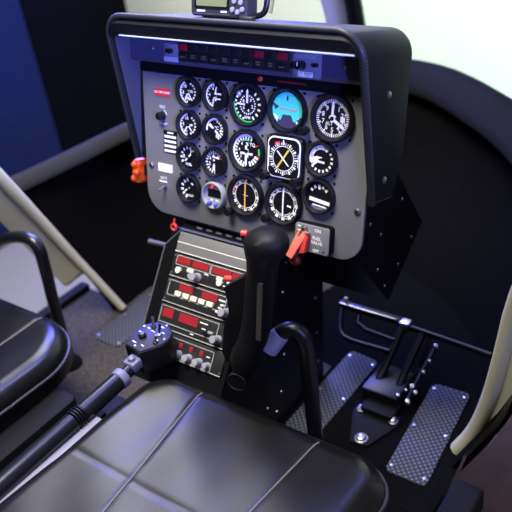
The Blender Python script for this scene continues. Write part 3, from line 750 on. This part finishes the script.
tubeW('pedal_loop', [(.035, .252, .115), (.045, .215, .10), (.15, .208, .10)], .006, M_black, 1)
tubeW('crank_arm', [(.152, .245, .115), (.150, .18, .075), (.146, .12, .03)], .010, M_black, 1)
tubeW('crank_arm', [(.205, .240, .115), (.200, .18, .075), (.196, .12, .03)], .009, M_black, 1)
tubeW('link_rod', [(.243, .228, .10), (.238, .16, .07), (.235, .09, .04)], .005, M_black, 1)
tubeW('link_rod', [(.226, .238, .115), (.221, .19, .06)], .005, M_black, 1)
MB().box(W2((.125, .085, .004)), W2((.215, .185, .045)), M_black, .006).done('bellcrank_box', pd)
tri = [(.127, .075), (.232, .075), (.235, .048), (.205, -.035), (.165, -.04), (.125, .045)]
MB().prism([tuple(W2((x, y, 0)).xy) for x, y in tri], 0, .007, M_blackm, bev=.002).done('base_plate', pd)
MB().box(W2((.14, .05, .006)), W2((.22, .10, .022)), M_blackm, .004).done('base_bracket', pd)
for (x, y, z, r) in ((.141, .058, .007, .010), (.220, .057, .007, .010), (.184, -.022, .007, .0135)):
    MB().lathe([(r*1.1, 0), (r*1.1, .002), (r*.85, .003), (r*.8, .008), (r*.4, .0105), (0, .011)], M_steel, Matrix.Translation(W2((x, y, z))), 14).done('bolt', pd)
for (x, y, z, r) in ((.124, .194, .066, .0075), (.145, .192, .068, .007), (.232, .129, .055, .009), (.246, .115, .055, .0075), (.238, .093, .042, .009), (.212, .098, .046, .007), (.245, .225, .105, .0085), (.245, .19, .088, .006), (.243, .163, .075, .006), (.15, .238, .10, .0085), (.152, .222, .088, .006), (.222, .117, .05, .006)):
    r *= .72; MB().lathe([(r, 0), (r, .004), (r*.7, .0055), (r*.65, .009), (0, .0095)], M_steel, Matrix.Translation(W2((x, y, z))) @ Euler((.5, .35, 0)).to_matrix().to_4x4(), 8).done('bolt', pd)

# ================================================================== CYCLIC STICKS
def tubepath(p, r, s=3): return MB().tube(p, r, mat('tube_black', (.006, .006, .009), .32, spec=.6), smooth=s, seg=20)
cyc = empty('cyclic_stick', 'black cyclic control stick with pistol grip in front of the right seat', 'control stick', (.157, -.15, 0))
def CY(p): return Vector(p)-Vector((.157, -.15, 0))
tubepath([CY(p) for p in ((.157, -.15, 0), (.159, -.15, .18), (.161, -.15, .30), (.163, -.15, .380), (.125, -.158, .388), (.092, -.188, .345))], .0155).done('stick_tube', cyc)
p0, p1 = CY((.122, -.168, .378)), CY((.100, -.184, .351))
b = MB().cyl(p0, p1, .017, M_collar, .0215, 24); b.done('collar', cyc)
def loftz(rows, m, seg=20):                 # rows: (z, cx, cy, hx, hy)
    vs, fs = [], []
    for z, x, y, hx, hy in rows:
        for k in range(seg): a = 2*PI*k/seg; vs.append((x+hx*math.cos(a), y+hy*math.sin(a), z))
    for i in range(len(rows)-1):
        for k in range(seg): l = (k+1) % seg; fs.append((i*seg+k, i*seg+l, (i+1)*seg+l, (i+1)*seg+k))
    fs.append(list(range(seg))[::-1]); fs.append([(len(rows)-1)*seg+k for k in range(seg)])
    return MB().faces(vs, fs, m)
rows = [(.300, .052, .030, .026), (.318, .058, .036, .03), (.345, .066, .034, .03), (.365, .076, .030, .027), (.40, .090, .029, .025), (.44, .102, .029, .024), (.48, .112, .029, .025), (.52, .122, .029, .025), (.545, .128, .028, .026), (.562, .133, .030, .028), (.578, .139, .036, .032), (.590, .143, .040, .034), (.601, .144, .041, .034), (.611, .146, .036, .032), (.620, .149, .025, .022), (.624, .150, .010, .010)]
loftz([tuple(CY((x, -.2, z))[i] for i in (2, 0, 1))[:1]+(CY((x, -.2, z)).x, CY((x, -.2, z)).y, hx, hy) for z, x, hx, hy in rows], M_vinyl).done('grip', cyc)
gp_ = [(.110, .55), (.090, .522), (.040, .484), (.043, .455), (.041, .43), (.021, .388), (.005, .325), (.010, .300), (.060, .302), (.09, .37), (.105, .44)]
TX = Matrix(((1, 0, 0, 0), (0, 0, -1, 0), (0, 1, 0, 0), (0, 0, 0, 1)))
b = MB().prism([(x-.157, z) for x, z in gp_], .035, .062, M_black, TX, bev=.004); b.done('hand_rest', cyc, smooth=30)
MB().cyl(CY((.106, -.2, .606)), CY((.096, -.204, .608)), .0062, M_redp, .0055, 16, .001).done('thumb_button', cyc)
MB().cyl(CY((.058, -.205, .505)), CY((.048, -.213, .508)), .0060, M_redp, .0055, 14, .001).done('trigger_button', cyc)
MB().cyl(CY((.036, -.185, .275)), CY((.046, -.228, .277)), .019, M_blackm, .019, 24, .002).done('friction_knob', cyc)
MB().ringlathe([(.0195, -.001), (.0195, .001), (.0185, .0012), (.0185, -.001)], M_trim, Matrix.Translation(CY((.046, -.228, .277))) @ (Vector((.01, -.043, .002)).to_track_quat('Z', 'Y').to_matrix().to_4x4())).done('knob_ring', cyc)
MB().prism([(x-.157, z) for x, z in ((.108, .40), (.118, .40), (.142, .53), (.132, .53))], .071, .074, M_gknob if False else mat('grip_strip', (.06, .055, .05), .5), TX).done('grip_strip', cyc)
MB().cyl(CY((.060, -.222, .335)), CY((.082, -.222, .340)), .003, M_steel, .003, 10).done('pin', cyc)
lc = empty('cyclic_stick', 'bent black control tube in front of the left seat', 'control stick', (-.615, -.15, 0))
def LC(p): return Vector(p)-Vector((-.615, -.15, 0))
tubepath([LC(p) for p in ((-.618, -.15, 0), (-.606, -.15, .20), (-.592, -.15, .30), (-.585, -.15, .395), (-.680, -.15, .385), (-.80, -.155, .325), (-.86, -.16, .30))], .0150).done('stick_tube', lc)
MB().lathe([(.03, 0), (.028, .012), (.018, .03), (.016, .03)], M_blackm, seg=20).done('boot', lc)

# ================================================================== SEATS
def seat(label, cx_, yf, a, bb, r, ztop, zbot, tilt, seams, lat, boxpad, boxf):
    t = empty('cabin_seat', label, 'seat', (cx_, yf-bb, 0))
    N_, M_ = 150, 150; Rr = .045
    def grid(nn, L): 
        out = []
        for i in range(nn+1):
            s = -1+2*i/nn; s = math.copysign(1-(1-abs(s))**1.5, s); out.append(s*L)
        return out
    gx, gy = grid(N_, a), grid(M_, bb)
    vs, fs = [], []
    def place(x, y):
        u = (abs(x)-(a-r))/r; v = (abs(y)-(bb-r))/r
        if u > 0 and v > 0:
            m = max(u, v); L = math.hypot(u, v); u2, v2 = u*m/L, v*m/L
            X = math.copysign(a-r+u2*r, x); Y = math.copysign(bb-r+v2*r, y); d = (1-m)*r
        else:
            X, Y = x, y; d = min(a-abs(x), bb-abs(y))
        return X, Y, d
    def height(X, Y, d):
        e = max(0, 1-d/Rr) if d < Rr else 0
        z = ztop - Rr*(1-math.sqrt(max(0, 1-e*e)))
        z -= .010*(1-(X/a)**2)*(1-(Y/bb)**2) + tilt*(Y-bb)
        for sx0, sx1 in seams:
            sx = sx0 + (sx1-sx0)*(bb-Y)/(2*bb); z -= .0018*math.exp(-((X-sx)/.0035)**2)
        z -= .0016*math.exp(-((Y-lat)/.0035)**2)
        if d > .02:
            z += .0016*math.sin(X*38+Y*9)*math.sin(Y*21-X*6)
        return z
    for j, y in enumerate(gy):
        for i, x in enumerate(gx):
            X, Y, d = place(x, y); vs.append((X, Y, height(X, Y, d)))
    w = N_+1
    for j in range(M_):
        for i in range(N_): fs.append((j*w+i, j*w+i+1, (j+1)*w+i+1, (j+1)*w+i))
    ring = [i for i in range(w)] + [j*w+N_ for j in range(1, M_+1)] + [M_*w+i for i in range(N_-1, -1, -1)] + [j*w for j in range(M_-1, 0, -1)]
    base = len(vs); rim = [Vector(vs[k]) for k in ring]
    for p in rim: vs.append((p.x, p.y, zbot))
    L = len(ring)
    for k in range(L): fs.append((ring[k], base+k, base+(k+1) % L, ring[(k+1) % L])[::1])
    fs.append([base+k for k in range(L)])
    b = MB().faces(vs, fs, M_leather)
    bmesh.ops.recalc_face_normals(b.bm, faces=b.bm.faces); b.done('cushion', t, smooth=70)
    pp = [p + Vector((p.x, p.y, 0)).normalized()*.001 + Vector((0, 0, .001)) for p in rim]
    b = MB(); b.tube(pp+[pp[0]], .0042, M_piping, seg=8); b.done('piping', t, smooth=70)
    for sx0, sx1 in seams:
        pts = []
        for k in range(49):
            Y = bb-Rr*.55-(2*bb-Rr*1.1)*k/48; X = sx0+(sx1-sx0)*(bb-Y)/(2*bb); _, _, d = place(X, Y); pts.append((X, Y, height(X, Y, d)+.0012))
        MB().tube(pts, .0015, M_seam, seg=6).done('seam', t, smooth=70)
    bx0, bx1 = boxpad
    MB().prism(rrect(bx0-cx_, -bb+.03, bx1-cx_, bb-boxf, .02, 4), 0, zbot-.0005, M_blackm, bev=.008).done('seat_base', t, smooth=30)
    return t
seat('black leather right seat cushion with two seams, nearest the camera', .130, -.250, .272, .33, .075, .272, .17, .05, [(-.138, -.04), (.130, .085)], .072, (-.13, .385), .05)
seat('black leather left seat cushion, partly seen at the left edge', -.655, -.222, .285, .33, .15, .262, .185, .03, [(-.15, -.15), (.14, .14)], .09, (-.90, -.308), .123)
# tunnel between the seats
tn = empty('seat_tunnel', 'black tunnel box between the two seats under the collective lever', 'housing', (-.2, -.55, 0))
MB().box((-.05, -.5, 0), (.050, .25, .185), M_blackm, .006).done('box', tn)
MB().box((.037, -.5, .18), (.0485, .155, .251), M_blackm).done('side_wall', tn)

# ================================================================== COLLECTIVE
co = empty('collective_lever', 'black collective lever with twist grip and switch head between the seats', 'lever', (-.15, -.624, .214))
def CO(p): return Vector(p)-Vector((-.18, -.60, .185))
A = Vector((-.18, -.92, .252)); Bv = Vector((-.18, -.445, .262)); Cc = Vector((-.18, -.325, .265)); D = Vector((-.18, -.298, .266))
def coll(p): return CO(p)
MB().cyl(coll(A), coll(Bv), .0185, M_blackg, .0185, 28).done('lever_tube', co)
MB().box(coll((-.1665, -.75, .2475)), coll((-.1475, -.405, .2500)), M_strip, .0008).done('side_plate', co)
for k in range(4): MB().cyl(coll(Bv+Vector((0, .002+.006*k, 0))), coll(Bv+Vector((0, .006+.006*k, 0))), .0205, M_black, .0205, 28, .001).done('band', co)
MB().cyl(coll(Bv+Vector((0, .024, 0))), coll(Cc), .0195, M_blackg, .0185, 28, .001).done('twist_grip', co)
MB().cyl(coll(Cc), coll(D+Vector((0, -.010, 0))), .0205, M_ring, .0205, 28, .002).done('grip_ring', co)
MB().cyl(coll(D+Vector((0, -.010, 0))), coll(Vector((-.18, -.26, .268))), .013, M_blackg, .013, 20).done('neck', co)
MB().box(coll((-.196, -.292, .262)), coll((-.166, -.262, .284)), M_ring, .004).lathe([(.008, 0), (.0075, .006), (.004, .009), (0, .0095)], M_ring, Matrix.Translation(coll((-.181, -.279, .284))), 16).done('release_button', co)
MB().cyl(coll((-.220, -.62, .156)), coll((-.186, -.62, .246)), .008, M_black, .008, 12).done('support', co)
hd = MB()
pts = [(-.023, -.052), (.023, -.052)]
pts += [(.043*math.sin(a)*1.0, .0+.040*math.cos(a)) for a in [math.radians(d) for d in range(110, -111, -10)]]
hT = Matrix.Translation(coll((-.182, -.214, .268))) @ Matrix.Rotation(math.radians(-8), 4, 'Z')
MB().prism(pts, -.022, .030, M_black, hT, bev=.003).done('switch_head', co, smooth=30)
MB().prism([(x*.95, y*.95) for x, y in pts], .030, .0325, M_headp, hT, bev=.0008).done('head_plate', co, smooth=30)
b = MB()
for (x, y, w, h_) in ((.000, .028, .012, .003), (-.022, .010, .010, .003), (.022, -.006, .012, .003), (-.012, -.036, .014, .003), (.012, -.034, .010, .003), (.016, .016, .010, .003), (-.006, .008, .016, .0016), (-.028, -.008, .008, .003)):
    b.box((x-w*.38, y-h_*.36, .0325), (x+w*.38, y+h_*.36, .0329), W, 0, hT)
b.done('lettering', co, smooth=0)
for (x, y, dx, dy, m) in ((-.016, .018, -.006, .006, M_steel), (.014, .008, -.003, .009, M_blackg), (.028, -.014, .004, .004, M_steel)):
    MB().lathe([(.0055, .0325), (.005, .036), (.003, .037), (0, .037)], M_steel if m is M_blackg else M_blackg, hT @ Matrix.Translation((x, y, 0)), 12).done('switch_nut', co)
    q0 = hT @ Vector((x, y, .036)); q1 = hT @ Vector((x+dx, y+dy, .052)); MB().cyl(q0, q1, .0022, m, .0034, 12).done('toggle', co)
MB().lathe([(.0085, .0325), (.008, .039), (.005, .042), (0, .0425)], M_blackg, hT @ Matrix.Translation((-.010, -.016, 0)), 16).done('push_knob', co)
for (x, y) in ((-.034, .008), (.004, .036), (.0, -.044), (.034, .004)):
    MB().lathe([(.003, .0325), (.0026, .034), (0, .0345)], M_steel, hT @ Matrix.Translation((x, y, 0)), 10).done('screw', co)
br = tag(MB().box((-.150-.012, -.285, .186), (-.150, -.245, .196), M_gknob, .002).cyl((-.156, -.265, .196), (-.156, -.265, .204), .005, M_blackg).done('lever_stop', origin=(-.156, -.265, .186)), 'small grey bracket beside the front corner of the right seat', 'bracket')
br.location.z = 0
b = None
# raise the bracket on its own post
pst = MB().box((-.004, -.012, -.0), (.004, .012, .186), M_black).done('post', br)
br.data.transform(Matrix.Translation((0, 0, .186)))

struct(MB().box((.22, -.38, 1.34), (.85, .5, 1.40), M_hwhite, .01).done('shade_slab', smooth=0))  # unseen roof slab, added to shade the right door frame and pedals
# ================================================================== SUB-PARTS
SUB = {'dial': ('pointer', 'markings', 'hub_cap'), 'lamp_housing': ('upper_lamp', 'lower_lamp'), 'test_switch_plate': ('rotary_knob',), 'screen_bezel': ('screen',), 'case': ('key', 'front_marking'),
       'grip': ('thumb_button', 'trigger_button', 'grip_strip', 'pin'), 'friction_knob': ('knob_ring',), 'lever_tube': ('band',), 'head_plate': ('switch_nut', 'toggle', 'push_knob', 'lettering', 'screw'),
       'cushion': ('piping', 'seam'), 'bellcrank_box': ('crank_arm',), 'tread_bar': ('worn_edge', 'end_stop'), 'shell': ('inner_lining', 'stitched_edge', 'bottom_piping', 'screw', 'lip_edge'), 'shadow_strip': ('strip_lamp', 'strip_lettering')}  # worn_edge is the light painted along the top of the bar
def base(o): return o.name.split('.')[0]
for root in [o for o in COL.objects if o.type == 'EMPTY']:
    kids = list(root.children)
    for par, subs in SUB.items():
        ps = [k for k in kids if base(k) == par]
        if not ps: continue
        for k in kids:
            if base(k) in subs: k.parent = ps[0]

# ================================================================== CAMERA
cam = bpy.data.cameras.new('camera'); co_ = bpy.data.objects.new('camera', cam); COL.objects.link(co_)
R_ = ((0.803665078804671, 0.5811536981546648, -0.12799539144453187), (0.22265964143328631, -0.49313133624651717, -0.840978102740211), (-0.5518560728910051, 0.6473653252475617, -0.5257119082543558))
mw = Matrix(((R_[0][0], -R_[1][0], -R_[2][0], .8191207), (R_[0][1], -R_[1][1], -R_[2][1], -1.0228252), (R_[0][2], -R_[1][2], -R_[2][2], 1.2337787), (0, 0, 0, 1)))
co_.matrix_world = mw
cam.sensor_width = 36; cam.lens = 757.869/512*36; cam.clip_start = .02
cam.dof.use_dof = True; cam.dof.focus_distance = 1.38; cam.dof.aperture_fstop = 3.2
SC.camera = co_

# ================================================================== LIGHTS
def area(name, loc, target, size, power, col, size_y=None):
    l = bpy.data.lights.new(name, 'AREA'); l.energy = power; l.color = col; l.size = size
    if size_y: l.shape = 'RECTANGLE'; l.size_y = size_y
    o = bpy.data.objects.new(name, l); COL.objects.link(o); o.location = loc
    o.rotation_euler = (Vector(target)-Vector(loc)).to_track_quat('-Z', 'Y').to_euler()
    return o
area('rear_hall_lamp', (-.1, -.65, 3.0), (-.05, 0, .5), 1.1, 160, (1.0, .95, .88))
area('right_hall_lamp', (2.2, -1.0, 3.0), (-.4, 0, .4), 1.0, 14, (1.0, .95, .86))
area('door_blue_lamp', (2.2, -.7, 1.35), (-.1, 0, .78), .8, 18, (.22, .27, 1.0))
sp = bpy.data.lights.new('panel_blue_fill', 'SPOT'); sp.energy = 620; sp.color = (.20, .24, 1.0); sp.spot_size = math.radians(17); sp.spot_blend = 1.0; sp.shadow_soft_size = .12  # added blue spot that tints the panel top and hood lining
spo = bpy.data.objects.new('panel_blue_fill', sp); COL.objects.link(spo); spo.location = (1.9, -1.35, 1.30)
spo.rotation_euler = (Vector((-.20, 0, .83))-spo.location).to_track_quat('-Z', 'Y').to_euler()
area('overhead_blue_lamp', (-.2, .9, 2.5), (0, -.3, .3), 1.6, 70, (.20, .23, 1.0))
area('seat_blue_fill', (-1.6, 1.5, 1.4), (0, -.35, .3), 1.1, 140, (.09, .12, 1.0))  # added blue light, out of view, for the highlights on the seat leather
area('front_hall_lamp', (-1.9, 1.5, 3.0), (0, -.4, .3), 1.6, 14, (1.0, .90, .76))
area('hall_lamp', (-1.9, 1.9, 3.2), (-1.9, 3.0, .1), 2.0, 135, (1.0, 1.0, .92))
area('wall_green_fill', (.2, 2.2, .9), (-.4, 3.0, -.3), .7, 42, (.42, 1.0, .52))  # added green light that tints the right part of the back wall
w = bpy.data.worlds.new('world'); SC.world = w; w.use_nodes = True
w.node_tree.nodes['Background'].inputs[0].default_value = (.75, .78, 1.0, 1); w.node_tree.nodes['Background'].inputs[1].default_value = .03
SC.view_settings.view_transform = 'Standard'; SC.view_settings.look = 'None'; SC.view_settings.gamma = 1; SC.view_settings.use_curve_mapping = False
SC.view_settings.exposure = 0
